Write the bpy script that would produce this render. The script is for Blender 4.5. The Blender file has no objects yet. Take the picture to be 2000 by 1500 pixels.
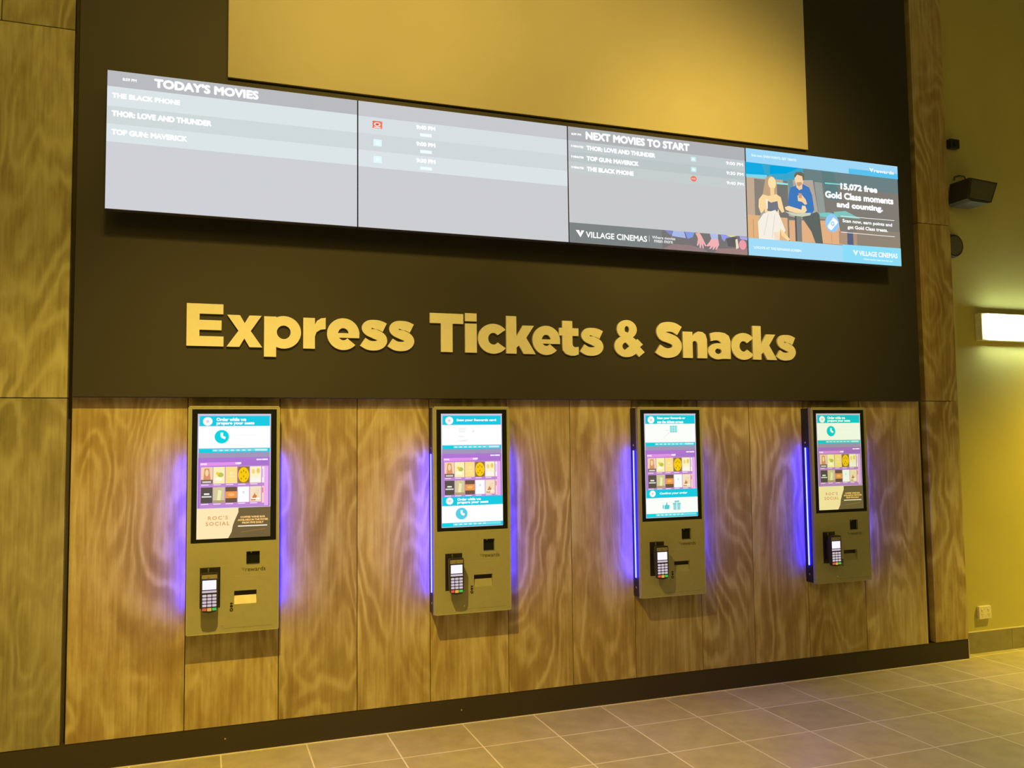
import bpy, bmesh, math, random
from mathutils import Vector, Matrix
from mathutils.geometry import tessellate_polygon

SC = bpy.context.scene
COL = SC.collection
random.seed(7)
R = math.radians

# ------------------------------------------------------------------ camera
F_PX, YAW, PITCH, ROLL = 1676.24, 19.8086, 3.7528, -0.6715
CAM_LOC = Vector((0.4574, -4.5975, 1.5378))
cam_data = bpy.data.cameras.new('camera')
cam_data.sensor_fit = 'HORIZONTAL'; cam_data.sensor_width = 36.0
cam_data.lens = F_PX / 2000.0 * 36.0
cam = bpy.data.objects.new('camera', cam_data); COL.objects.link(cam)
_a, _b, _c = R(YAW), R(PITCH), R(ROLL)
_f = Vector((math.sin(_a)*math.cos(_b), math.cos(_a)*math.cos(_b), math.sin(_b)))
_r = Vector((math.cos(_a), -math.sin(_a), 0)); _u = _r.cross(_f)
_r2 = math.cos(_c)*_r + math.sin(_c)*_u; _u2 = -math.sin(_c)*_r + math.cos(_c)*_u
_m = Matrix((_r2, _u2, -_f)).transposed().to_4x4(); _m.translation = CAM_LOC
cam.matrix_world = _m
SC.camera = cam

# ------------------------------------------------------------------ world, lights, exposure
world = bpy.data.worlds.new('world'); SC.world = world; world.use_nodes = True
_bg = world.node_tree.nodes['Background']
_bg.inputs[0].default_value = (1.0, 0.80, 0.26, 1); _bg.inputs[1].default_value = 0.085

WARM = (1.0, 0.66, 0.105)
def lamp(name, kind, loc, target, power, color, **kw):
    d = bpy.data.lights.new(name, kind); d.energy = power; d.color = color
    for k, v in kw.items(): setattr(d, k, v)
    o = bpy.data.objects.new(name, d); COL.objects.link(o); o.location = loc
    o.rotation_euler = (Vector(target)-Vector(loc)).to_track_quat('-Z', 'Y').to_euler()
    return o
# ceiling downlight in front of the first kiosk, a second one towards the pale wall on the right
lamp('ceiling_downlight', 'SPOT', (0.45, -2.2, 3.85), (0.45, -1.80, 0), 680, WARM, spot_size=R(114), spot_blend=0.9, shadow_soft_size=0.03)
lamp('ceiling_downlight', 'SPOT', (7.2, -1.15, 3.7), (7.2, -0.75, 0), 760, (1.0, 0.70, 0.06), spot_size=R(90), spot_blend=0.9, shadow_soft_size=0.05)
# two spotlights that wash the raised letters and the cream board
for x, z, e, a in ((0.4, 3.7, 250, 52), (2.2, 3.3, 430, 58), (3.65, 2.70, 640, 40)):
    lamp('sign_spotlight', 'SPOT', (x, -4.2, 4.9), (x, 0, z), e, WARM, spot_size=R(a), spot_blend=1.0, shadow_soft_size=0.25)
# broad light of the lobby ceiling behind the viewer
lamp('lobby_ceiling_light', 'AREA', (0.3, -6.2, 4.6), (1.6, 0, 1.6), 42, WARM, shape='RECTANGLE', size=5.0, size_y=1.6)
# added violet spot, no known source, that tints the tiles near the third kiosk
lamp('added_violet_spot', 'SPOT', (3.4, -2.6, 3.9), (3.30, -0.65, 0), 34, (0.70, 0.22, 1.0), spot_size=R(30), spot_blend=1.0, shadow_soft_size=0.1)

SC.view_settings.view_transform = 'Standard'
SC.view_settings.look = 'None'
SC.view_settings.exposure = 0.0
SC.view_settings.gamma = 1.0
SC.view_settings.use_curve_mapping = False

# ------------------------------------------------------------------ materials
MATS = {}
def nt(name):
    m = bpy.data.materials.new(name); m.use_nodes = True
    return m, m.node_tree, m.node_tree.nodes['Principled BSDF']
def plain(name, col, rough=0.5, metal=0.0, noise=0.06, scale=30, spec=0.5):
    if name in MATS: return MATS[name]
    m, t, p = nt(name)
    tc = t.nodes.new('ShaderNodeTexCoord'); n = t.nodes.new('ShaderNodeTexNoise')
    n.inputs['Scale'].default_value = scale; n.inputs['Detail'].default_value = 3
    t.links.new(tc.outputs['Object'], n.inputs['Vector'])
    r = t.nodes.new('ShaderNodeValToRGB')
    r.color_ramp.elements[0].position = 0.3; r.color_ramp.elements[1].position = 0.7
    r.color_ramp.elements[0].color = (*[c*(1-noise) for c in col], 1)
    r.color_ramp.elements[1].color = (*[min(1, c*(1+noise)) for c in col], 1)
    t.links.new(n.outputs['Fac'], r.inputs[0]); t.links.new(r.outputs[0], p.inputs['Base Color'])
    p.inputs['Roughness'].default_value = rough; p.inputs['Metallic'].default_value = metal
    p.inputs['Specular IOR Level'].default_value = spec
    MATS[name] = m; return m
def srgb(c):
    return tuple(((v/255)/12.92 if v/255 <= 0.04045 else (((v/255)+0.055)/1.055)**2.4) for v in c)
def glow(c, k=1.0):
    """emissive screen colour given as the 8-bit colour it shows"""
    key = ('glow', c, k)
    if key in MATS: return MATS[key]
    m = bpy.data.materials.new('screen_light'); m.use_nodes = True; t = m.node_tree; t.nodes.clear()
    e = t.nodes.new('ShaderNodeEmission'); o = t.nodes.new('ShaderNodeOutputMaterial')
    e.inputs[0].default_value = (*srgb(c), 1); e.inputs[1].default_value = k
    t.links.new(e.outputs[0], o.inputs[0]); MATS[key] = m; return m
def lamp_mat(name, col, strength):
    m = bpy.data.materials.new(name); m.use_nodes = True; t = m.node_tree; t.nodes.clear()
    e = t.nodes.new('ShaderNodeEmission'); o = t.nodes.new('ShaderNodeOutputMaterial')
    e.inputs[0].default_value = (*col, 1); e.inputs[1].default_value = strength
    t.links.new(e.outputs[0], o.inputs[0]); return m

def N(t, kind, **kw):
    n = t.nodes.new(kind)
    for k, v in kw.items(): setattr(n, k, v)
    return n
def wood_material(name, dark, mid, light):
    """plain-sawn, lime-washed plywood: contour figure + fine vertical streaks + blotches; every board differs"""
    m, t, p = nt(name); L = t.links.new
    geo = N(t, 'ShaderNodeNewGeometry'); sep = N(t, 'ShaderNodeSeparateXYZ'); L(geo.outputs['Position'], sep.inputs[0])
    oi = N(t, 'ShaderNodeObjectInfo')
    off = N(t, 'ShaderNodeMath', operation='MULTIPLY'); off.inputs[1].default_value = 57.0; L(oi.outputs['Random'], off.inputs[0])
    def vec(sx, sz, add):
        a = N(t, 'ShaderNodeMath', operation='MULTIPLY'); a.inputs[1].default_value = sx; L(sep.outputs['X'], a.inputs[0])
        b = N(t, 'ShaderNodeMath', operation='MULTIPLY'); b.inputs[1].default_value = sz; L(sep.outputs['Z'], b.inputs[0])
        c = N(t, 'ShaderNodeCombineXYZ'); L(a.outputs[0], c.inputs[0]); L(b.outputs[0], c.inputs[1])
        d = N(t, 'ShaderNodeMath', operation='ADD'); d.inputs[1].default_value = add; L(off.outputs[0], d.inputs[0]); L(d.outputs[0], c.inputs[2])
        return c.outputs[0]
    n1 = N(t, 'ShaderNodeTexNoise'); n1.inputs['Scale'].default_value = 1; n1.inputs['Detail'].default_value = 4.5
    n1.inputs['Roughness'].default_value = 0.38; n1.inputs['Distortion'].default_value = 0.35
    L(vec(2.7, 0.85, 0), n1.inputs['Vector'])
    mu = N(t, 'ShaderNodeMath', operation='MULTIPLY'); mu.inputs[1].default_value = 88; L(n1.outputs['Fac'], mu.inputs[0])
    si = N(t, 'ShaderNodeMath', operation='SINE'); L(mu.outputs[0], si.inputs[0])
    mr = N(t, 'ShaderNodeMapRange'); mr.inputs[1].default_value = -1; mr.inputs[2].default_value = 1; L(si.outputs[0], mr.inputs[0])
    n2 = N(t, 'ShaderNodeTexNoise'); n2.inputs['Scale'].default_value = 1; n2.inputs['Detail'].default_value = 5; n2.inputs['Roughness'].default_value = 0.65
    L(vec(62, 2.6, 11), n2.inputs['Vector'])
    n3 = N(t, 'ShaderNodeTexNoise'); n3.inputs['Scale'].default_value = 1; n3.inputs['Detail'].default_value = 4; n3.inputs['Roughness'].default_value = 0.6
    L(vec(9.0, 3.4, 23), n3.inputs['Vector'])
    n4 = N(t, 'ShaderNodeTexNoise'); n4.inputs['Scale'].default_value = 1; n4.inputs['Detail'].default_value = 3
    L(vec(2.0, 1.1, 37), n4.inputs['Vector'])
    def mix(a, b, f):
        x = N(t, 'ShaderNodeMix', data_type='FLOAT'); x.inputs[0].default_value = f; L(a, x.inputs[2]); L(b, x.inputs[3]); return x.outputs[0]
    n5 = N(t, 'ShaderNodeTexNoise'); n5.inputs['Scale'].default_value = 1; n5.inputs['Detail'].default_value = 2
    L(vec(2.4, 1.3, 51), n5.inputs['Vector'])
    fm = N(t, 'ShaderNodeMapRange'); fm.inputs[1].default_value = 0.38; fm.inputs[2].default_value = 0.62; fm.inputs[3].default_value = 0.56; fm.inputs[4].default_value = 0.90
    L(n5.outputs['Fac'], fm.inputs[0])
    # the figure fades in and out with the blotches
    pw = N(t, 'ShaderNodeMath', operation='POWER'); pw.inputs[1].default_value = 1.9; L(mr.outputs[0], pw.inputs[0])
    s1 = mix(pw.outputs[0], n2.outputs['Fac'], 0.70); L(fm.outputs[0], s1.node.inputs[0])
    s2 = mix(s1, n3.outputs['Fac'], 0.46)
    s3 = mix(s2, n4.outputs['Fac'], 0.22)
    ra = N(t, 'ShaderNodeValToRGB'); e = ra.color_ramp.elements
    e[0].position = 0.36; e[0].color = (*dark, 1); e[1].position = 0.635; e[1].color = (*light, 1)
    k = ra.color_ramp.elements.new(0.47); k.color = (*mid, 1)
    L(s3, ra.inputs[0])
    # board-to-board tone
    hs = N(t, 'ShaderNodeHueSaturation'); vr = N(t, 'ShaderNodeMapRange'); vr.inputs[3].default_value = 0.86; vr.inputs[4].default_value = 1.12
    L(oi.outputs['Random'], vr.inputs[0]); L(vr.outputs[0], hs.inputs['Value']); L(ra.outputs[0], hs.inputs['Color'])
    L(hs.outputs[0], p.inputs['Base Color'])
    p.inputs['Roughness'].default_value = 0.55; p.inputs['Specular IOR Level'].default_value = 0.25
    bp = N(t, 'ShaderNodeBump'); bp.inputs['Strength'].default_value = 0.06; bp.inputs['Distance'].default_value = 0.01
    L(s1, bp.inputs['Height']); L(bp.outputs[0], p.inputs['Normal'])
    return m
WOOD = wood_material('limed_plywood', (0.315, 0.225, 0.095), (0.44, 0.338, 0.16), (0.64, 0.56, 0.33))
WOOD_P = wood_material('green_lit_plywood', (0.26, 0.23, 0.12), (0.37, 0.335, 0.195), (0.49, 0.475, 0.31))  # same plywood; the greener light on the left is put into its colour

def wall_paint(name, col, rough=0.7, bump=0.03):
    m, t, p = nt(name); L = t.links.new
    geo = N(t, 'ShaderNodeNewGeometry')
    n = N(t, 'ShaderNodeTexNoise'); n.inputs['Scale'].default_value = 1.3; n.inputs['Detail'].default_value = 4; L(geo.outputs['Position'], n.inputs['Vector'])
    r = N(t, 'ShaderNodeValToRGB'); r.color_ramp.elements[0].position = 0.3; r.color_ramp.elements[1].position = 0.7
    r.color_ramp.elements[0].color = (*[c*0.94 for c in col], 1); r.color_ramp.elements[1].color = (*[min(1, c*1.05) for c in col], 1)
    L(n.outputs['Fac'], r.inputs[0]); L(r.outputs[0], p.inputs['Base Color'])
    n2 = N(t, 'ShaderNodeTexNoise'); n2.inputs['Scale'].default_value = 260; L(geo.outputs['Position'], n2.inputs['Vector'])
    b = N(t, 'ShaderNodeBump'); b.inputs['Strength'].default_value = bump; b.inputs['Distance'].default_value = 0.002
    L(n2.outputs['Fac'], b.inputs['Height']); L(b.outputs[0], p.inputs['Normal'])
    p.inputs['Roughness'].default_value = rough; p.inputs['Specular IOR Level'].default_value = 0.25
    return m
DARK_PAINT = wall_paint('charcoal_paint', (0.047, 0.044, 0.044), 0.5)
BLACK_GAP = plain('black_backing', (0.055, 0.048, 0.04), 0.8)
KICK = wall_paint('dark_kickboard_paint', (0.055, 0.045, 0.036), 0.5)
YELLOW = wall_paint('ochre_wall_paint', (0.60, 0.56, 0.22), 0.75)
CREAM = wall_paint('cream_paint', (0.64, 0.60, 0.53), 0.7)
LETTER = plain('pale_letter_face', (0.86, 0.84, 0.80), 0.5, noise=0.02)

TILE, TX, TY = 0.4153, 0.5574, -0.3745
def floor_material():
    m, t, p = nt('stone_floor_tiles'); L = t.links.new
    geo = N(t, 'ShaderNodeNewGeometry'); sep = N(t, 'ShaderNodeSeparateXYZ'); L(geo.outputs['Position'], sep.inputs[0])
    def cell(sock, o):
        a = N(t, 'ShaderNodeMath', operation='SUBTRACT'); a.inputs[1].default_value = o; L(sock, a.inputs[0])
        b = N(t, 'ShaderNodeMath', operation='DIVIDE'); b.inputs[1].default_value = TILE; L(a.outputs[0], b.inputs[0])
        f = N(t, 'ShaderNodeMath', operation='FLOOR'); L(b.outputs[0], f.inputs[0])
        fr = N(t, 'ShaderNodeMath', operation='FRACT'); L(b.outputs[0], fr.inputs[0])
        d = N(t, 'ShaderNodeMath', operation='SUBTRACT'); d.inputs[1].default_value = 0.5; L(fr.outputs[0], d.inputs[0])
        ab = N(t, 'ShaderNodeMath', operation='ABSOLUTE'); L(d.outputs[0], ab.inputs[0])
        g = N(t, 'ShaderNodeMath', operation='GREATER_THAN'); g.inputs[1].default_value = 0.5 - 0.0038/TILE; L(ab.outputs[0], g.inputs[0])
        return f.outputs[0], g.outputs[0]
    fx, gx = cell(sep.outputs['X'], TX); fy, gy = cell(sep.outputs['Y'], TY)
    g = N(t, 'ShaderNodeMath', operation='MAXIMUM'); L(gx, g.inputs[0]); L(gy, g.inputs[1])
    cb = N(t, 'ShaderNodeCombineXYZ'); L(fx, cb.inputs[0]); L(fy, cb.inputs[1])
    wn = N(t, 'ShaderNodeTexWhiteNoise'); L(cb.outputs[0], wn.inputs['Vector'])
    n = N(t, 'ShaderNodeTexNoise'); n.inputs['Scale'].default_value = 9; n.inputs['Detail'].default_value = 5; L(geo.outputs['Position'], n.inputs['Vector'])
    sp = N(t, 'ShaderNodeTexNoise'); sp.inputs['Scale'].default_value = 180; sp.inputs['Detail'].default_value = 2; L(geo.outputs['Position'], sp.inputs['Vector'])
    ad = N(t, 'ShaderNodeMath', operation='ADD'); L(n.outputs['Fac'], ad.inputs[0])
    ms = N(t, 'ShaderNodeMath', operation='MULTIPLY'); ms.inputs[1].default_value = 0.35; L(sp.outputs['Fac'], ms.inputs[0]); L(ms.outputs[0], ad.inputs[1])
    mw = N(t, 'ShaderNodeMath', operation='MULTIPLY'); mw.inputs[1].default_value = 0.32; L(wn.outputs['Value'], mw.inputs[0])
    a2 = N(t, 'ShaderNodeMath', operation='ADD'); L(ad.outputs[0], a2.inputs[0]); L(mw.outputs[0], a2.inputs[1])
    r = N(t, 'ShaderNodeValToRGB'); r.color_ramp.elements[0].position = 0.45; r.color_ramp.elements[1].position = 1.1
    r.color_ramp.elements[0].color = (0.42, 0.375, 0.20, 1); r.color_ramp.elements[1].color = (0.59, 0.535, 0.32, 1)
    L(a2.outputs[0], r.inputs[0])
    mx = N(t, 'ShaderNodeMix', data_type='RGBA'); L(g.outputs[0], mx.inputs[0]); L(r.outputs[0], mx.inputs[6]); mx.inputs[7].default_value = (0.88, 0.83, 0.72, 1)
    L(mx.outputs[2], p.inputs['Base Color'])
    rr = N(t, 'ShaderNodeMapRange'); rr.inputs[3].default_value = 0.38; rr.inputs[4].default_value = 0.8; L(g.outputs[0], rr.inputs[0]); L(rr.outputs[0], p.inputs['Roughness'])
    b = N(t, 'ShaderNodeBump'); b.invert = True; b.inputs['Strength'].default_value = 0.3; b.inputs['Distance'].default_value = 0.002
    L(g.outputs[0], b.inputs['Height']); L(b.outputs[0], p.inputs['Normal'])
    return m

# ------------------------------------------------------------------ mesh helpers
class MB:
    """collects shapes and links them as ONE mesh object"""
    def __init__(s): s.v = []; s.f = []; s.mi = []; s.ms = []
    def mat(s, m):
        if m not in s.ms: s.ms.append(m)
        return s.ms.index(m)
    def add(s, vs, fs, m):
        k = len(s.v); i = s.mat(m); s.v += [tuple(v) for v in vs]
        for f in fs: s.f.append([k+a for a in f]); s.mi.append(i)
    def box(s, x0, x1, y0, y1, z0, z1, m):
        s.add([(x0,y0,z0),(x1,y0,z0),(x1,y1,z0),(x0,y1,z0),(x0,y0,z1),(x1,y0,z1),(x1,y1,z1),(x0,y1,z1)],
              [(0,3,2,1),(4,5,6,7),(0,1,5,4),(1,2,6,5),(2,3,7,6),(3,0,4,7)], m)
    def bbox(s, x0, x1, y0, y1, z0, z1, m, w=0.004, seg=2):
        """box with rounded edges"""
        bm = bmesh.new(); bmesh.ops.create_cube(bm, size=1)
        for v in bm.verts:
            v.co = Vector((x0+(v.co.x+.5)*(x1-x0), y0+(v.co.y+.5)*(y1-y0), z0+(v.co.z+.5)*(z1-z0)))
        bmesh.ops.bevel(bm, geom=bm.edges[:], offset=w, segments=seg, affect='EDGES', profile=0.5)
        bm.verts.index_update()
        s.add([v.co[:] for v in bm.verts], [[v.index for v in f.verts] for f in bm.faces], m); bm.free()
    def prism(s, pts, y0, y1, m, front_only=False):
        """polygon in x-z, extruded from y0 (front, smaller) to y1"""
        area = sum(pts[i][0]*pts[(i+1)%len(pts)][1]-pts[(i+1)%len(pts)][0]*pts[i][1] for i in range(len(pts)))
        if area < 0: pts = pts[::-1]
        n = len(pts); tri = tessellate_polygon([[Vector((a, b, 0)) for a, b in pts]])
        def ccw(t):
            a, b, c = [pts[i] for i in t]
            return t if (b[0]-a[0])*(c[1]-a[1])-(b[1]-a[1])*(c[0]-a[0]) > 0 else t[::-1]
        tri = [tuple(ccw(tuple(t))) for t in tri]
        vs = [(a, y0, b) for a, b in pts]; fs = list(tri)
        if not front_only:
            vs += [(a, y1, b) for a, b in pts]
            fs += [tuple(i+n for i in t[::-1]) for t in tri]
            fs += [(i, i+n, (i+1) % n+n, (i+1) % n) for i in range(n)]
        s.add(vs, fs, m)
    def cyl(s, p0, p1, r, m, n=20, r1=None):
        p0, p1 = Vector(p0), Vector(p1); d = (p1-p0).normalized(); r1 = r if r1 is None else r1
        a = d.orthogonal().normalized(); b = d.cross(a); vs = []
        for p, q in ((p0, r), (p1, r1)):
            for i in range(n):
                t = 2*math.pi*i/n; vs.append(p+a*math.cos(t)*q+b*math.sin(t)*q)
        s.add(vs, [tuple(range(n))[::-1], tuple(range(n, 2*n))]+[(i, (i+1) % n, n+(i+1) % n, n+i) for i in range(n)], m)
    def build(s, name, parent=None, smooth=False):
        me = bpy.data.meshes.new(name); me.from_pydata(s.v, [], s.f)
        for m in s.ms: me.materials.append(m)
        for p, i in zip(me.polygons, s.mi): p.material_index = i; p.use_smooth = smooth
        me.update(); o = bpy.data.objects.new(name, me); COL.objects.link(o)
        if parent: o.parent = parent
        return o
def tag(o, label=None, cat=None, group=None, kind=None):
    for k, v in (('label', label), ('category', cat), ('group', group), ('kind', kind)):
        if v: o[k] = v
    return o
def empty(name, loc):
    o = bpy.data.objects.new(name, None); COL.objects.link(o); o.location = loc; o.empty_display_size = 0.05; return o
def plate_holes(b, x0, x1, z0, z1, yf, yb, holes, m):
    """front plate with rectangular openings (hx0,hx1,hz0,hz1)"""
    xs = sorted({x0, x1, *[h[0] for h in holes], *[h[1] for h in holes]}); zs = sorted({z0, z1, *[h[2] for h in holes], *[h[3] for h in holes]})
    def hole(x, z): return any(h[0] < x < h[1] and h[2] < z < h[3] for h in holes)
    for i in range(len(xs)-1):
        for j in range(len(zs)-1):
            if not hole((xs[i]+xs[i+1])/2, (zs[j]+zs[j+1])/2):
                b.add([(xs[i],yf,zs[j]),(xs[i+1],yf,zs[j]),(xs[i+1],yf,zs[j+1]),(xs[i],yf,zs[j+1])], [(0,1,2,3)], m)
    for h in holes:
        a, c, d, e = h
        b.add([(a,yf,d),(c,yf,d),(c,yf,e),(a,yf,e),(a,yb,d),(c,yb,d),(c,yb,e),(a,yb,e)],
              [(0,4,5,1),(1,5,6,2),(2,6,7,3),(3,7,4,0)], m)
    b.add([(x0,yf,z0),(x1,yf,z0),(x1,yf,z1),(x0,yf,z1),(x0,yb,z0),(x1,yb,z0),(x1,yb,z1),(x0,yb,z1)],
          [(0,4,5,1),(1,5,6,2),(2,6,7,3),(3,7,4,0),(4,7,6,5)], m)

_tc = {}
def text_mesh(s, spacing=1.0):
    key = (s, spacing)
    if key in _tc: return _tc[key]
    c = bpy.data.curves.new('lettering', 'FONT'); c.body = s; c.size = 1; c.resolution_u = 3; c.space_character = spacing
    o = bpy.data.objects.new('lettering', c); COL.objects.link(o)
    bpy.context.view_layer.update()
    me = bpy.data.meshes.new_from_object(o.evaluated_get(bpy.context.evaluated_depsgraph_get()))
    vs = [(v.co.x, v.co.y) for v in me.vertices]; fs = [tuple(p.vertices) for p in me.polygons]
    bpy.data.objects.remove(o); bpy.data.curves.remove(c); bpy.data.meshes.remove(me)
    _tc[key] = (vs, fs); return vs, fs

class Image(MB):
    """a lit picture built of flat coloured shapes; u right, v down, 0..1; each shape a hair in front of the last"""
    def __init__(s, fu, fv, y, tint=(1, 1, 1), k=1.0, step=0.00006):
        super().__init__(); s.fu, s.fv, s.y, s.n, s.tint, s.k, s.step = fu, fv, y, 0, tint, k, step
    def col(s, c): return glow(tuple(int(min(255, a*b)) for a, b in zip(c, s.tint)), s.k)
    def poly(s, pts, c):
        s.n += 1; s.prism([(s.fu(u), s.fv(v)) for u, v in pts], s.y-s.n*s.step, 0, s.col(c), front_only=True)
    def rect(s, u0, v0, u1, v1, c): s.poly([(u0, v0), (u1, v0), (u1, v1), (u0, v1)], c)
    def oval(s, u, v, ru, rv, c, n=24): s.poly([(u+ru*math.cos(2*math.pi*i/n), v+rv*math.sin(2*math.pi*i/n)) for i in range(n)], c)
    def line(s, u0, v0, u1, v1, w, c):
        ax, az, bx, bz = s.fu(u0), s.fv(v0), s.fu(u1), s.fv(v1); l = math.hypot(bx-ax, bz-az); nx, nz = -(bz-az)/l*w/2, (bx-ax)/l*w/2
        s.n += 1; s.prism([(ax+nx, az+nz), (ax-nx, az-nz), (bx-nx, bz-nz), (bx+nx, bz+nz)], s.y-s.n*s.step, 0, s.col(c), front_only=True)
    def text(s, t, u0, v0, u1, v1, c, bold=0.0, caps=True, spacing=1.0):
        """lettering fitted to the box; bold thickens the strokes (fraction of letter height)"""
        vs, fs = text_mesh(t, spacing); s.n += 1
        xa, xb = min(v[0] for v in vs), max(v[0] for v in vs); ya, yb = min(v[1] for v in vs), max(v[1] for v in vs)
        X0, X1, Z0, Z1 = s.fu(u0), s.fu(u1), s.fv(v1), s.fv(v0); h = Z1-Z0; m = s.col(c)
        d = bold*h; X0 += d; X1 -= d; Z0 += d; Z1 -= d
        shifts = [(0, 0)] if not bold else [(d*math.cos(k*math.pi/4), d*math.sin(k*math.pi/4)) for k in range(8)]
        for j, (dx, dz) in enumerate(shifts):
            y = s.y-s.n*s.step-j*0.000004
            s.add([(X0+(a-xa)/(xb-xa)*(X1-X0)+dx, y, Z0+(b-ya)/(yb-ya)*(Z1-Z0)+dz) for a, b in vs], fs, m)

# ------------------------------------------------------------------ the setting
TOP = 5.6
b = MB(); b.box(-4, 10, -9, 1.2, -0.1, 0, floor_material()); tag(b.build('floor'), kind='structure')
# backing of the feature wall (seen only in the gaps), with its timber boards and dark fascia as parts
b = MB(); b.box(-3.2, 5.425, 0.05, 0.2, 0, TOP, BLACK_GAP); back = tag(b.build('wall_back'), kind='structure')
EDGES = [-0.138, 0.385, 0.832, 1.232, 1.627, 2.0766, 2.468, 2.871, 3.325, 3.701, 4.112, 4.567, 5.08]
for i in range(12):
    b = MB(); b.bbox(EDGES[i]+0.0018, EDGES[i+1]-0.0018, 0.0, 0.0495, 0.1375, 1.80, WOOD, 0.0015, 1); b.build('timber_board', back)
for x0, x1, z0, z1 in ((-1.30, -0.159, 0.1375, 1.763), (-1.30, -0.159, 1.767, 3.584), (-0.476, -0.159, 3.588, TOP), (-1.30, -0.480, 3.588, TOP),
                       (-2.45, -1.304, 0.1375, 1.763), (-2.45, -1.304, 1.767, 3.584), (-2.45, -1.304, 3.588, TOP),
                       (5.143, 5.432, 0.1375, 1.773), (5.143, 5.432, 1.777, 3.02), (5.143, 5.432, 3.024, TOP)):
    b = MB(); b.bbox(x0, x1, 0.0, 0.0495, z0, z1, WOOD_P if x0 < 0 else WOOD, 0.0012, 1); b.build('timber_panel', back)
b = MB(); b.bbox(-0.131, 5.045, -0.057, -0.0005, 1.7685, TOP, DARK_PAINT, 0.002, 1); tag(b.build('upper_fascia', back))
b = MB(); b.box(-3.2, 5.430, 0.004, 0.049, 0.0, 0.136, KICK)
kick = tag(b.build('baseboard_back'), kind='structure')
b = MB()
for x, z in ((0.578, 0.075), (1.80, 0.075)):
    b = MB(); b.cyl((x, 0.004, z), (x, 0.0015, z), 0.004, plain('screw_steel', (0.7, 0.68, 0.6), 0.3, 0.9)); b.build('screw', kick)
CAULK = plain('pale_caulk', (0.90, 0.84, 0.72), 0.6)
b = MB(); b.box(-3.2, 5.431, -0.004, 0.004, 0.0, 0.0035, CAULK); b.box(5.4305, 5.437, 0.004, 0.094, 0.0, 0.0035, CAULK); b.box(5.4305, 5.434, -0.001, 0.006, 0.0, 0.135, CAULK)
tag(b.build('trim_1'), kind='structure')
b = MB(); b.box(5.426, 10, 0.105, 0.3, 0, TOP, YELLOW); tag(b.build('wall_right'), kind='structure')
BT = plain('skirting_tile', (0.30, 0.275, 0.21), 0.5, noise=0.1, scale=14)
b = MB(); b.box(5.436, 10, 0.099, 0.1045, 0, 0.153, CAULK)
x = 5.946-TILE*2
while x < 9.9:
    xa = max(x+0.002, 5.438); b.box(xa, x+TILE-0.002, 0.0965, 0.1, 0.004, 0.147, BT); x += TILE
tag(b.build('baseboard_right'), kind='structure')

# blank cream board high on the fascia
b = MB(); b.bbox(0.557, 4.165, -0.080, -0.0575, 3.412, 5.0, CREAM, 0.002, 1)
tag(b.build('display_board'), 'large blank cream board mounted high above the row of menu screens', 'board')

# ------------------------------------------------------------------ raised letters "Express Tickets & Snacks"
def ring(cx, cz, ro, rzo, ri, rzi, a0, a1, n=40):
    A = [R(a0+(a1-a0)*i/n) for i in range(n+1)]
    return [(cx+ro*math.cos(a), cz+rzo*math.sin(a)) for a in A]+[(cx+ri*math.cos(a), cz+rzi*math.sin(a)) for a in reversed(A)]
def full(cx, cz, ro, rzo, ri, rzi): return [ring(cx, cz, ro, rzo, ri, rzi, 0, 180, 22), ring(cx, cz, ro, rzo, ri, rzi, 180, 360, 22)]
def rc(x0, x1, z0, z1): return [(x0, z0), (x1, z0), (x1, z1), (x0, z1)]
def stroke(P, w, n=8):
    Q = [P[0]]+P+[P[-1]]; C = []
    for i in range(1, len(Q)-2):
        for k in range(n):
            t = k/n; a = []
            for j in (0, 1):
                p0, p1, p2, p3 = Q[i-1][j], Q[i][j], Q[i+1][j], Q[i+2][j]
                a.append(0.5*((2*p1)+(-p0+p2)*t+(2*p0-5*p1+4*p2-p3)*t*t+(-p0+3*p1-3*p2+p3)*t**3))
            C.append(tuple(a))
    C.append(P[-1]); Lf = []; Rt = []
    for i, c in enumerate(C):
        a, d = C[max(0, i-1)], C[min(len(C)-1, i+1)]; l = math.hypot(d[0]-a[0], d[1]-a[1]); nx, nz = -(d[1]-a[1])/l*w/2, (d[0]-a[0])/l*w/2
        Lf.append((c[0]+nx, c[1]+nz)); Rt.append((c[0]-nx, c[1]-nz))
    return Lf+Rt[::-1]
X = 0.76
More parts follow.
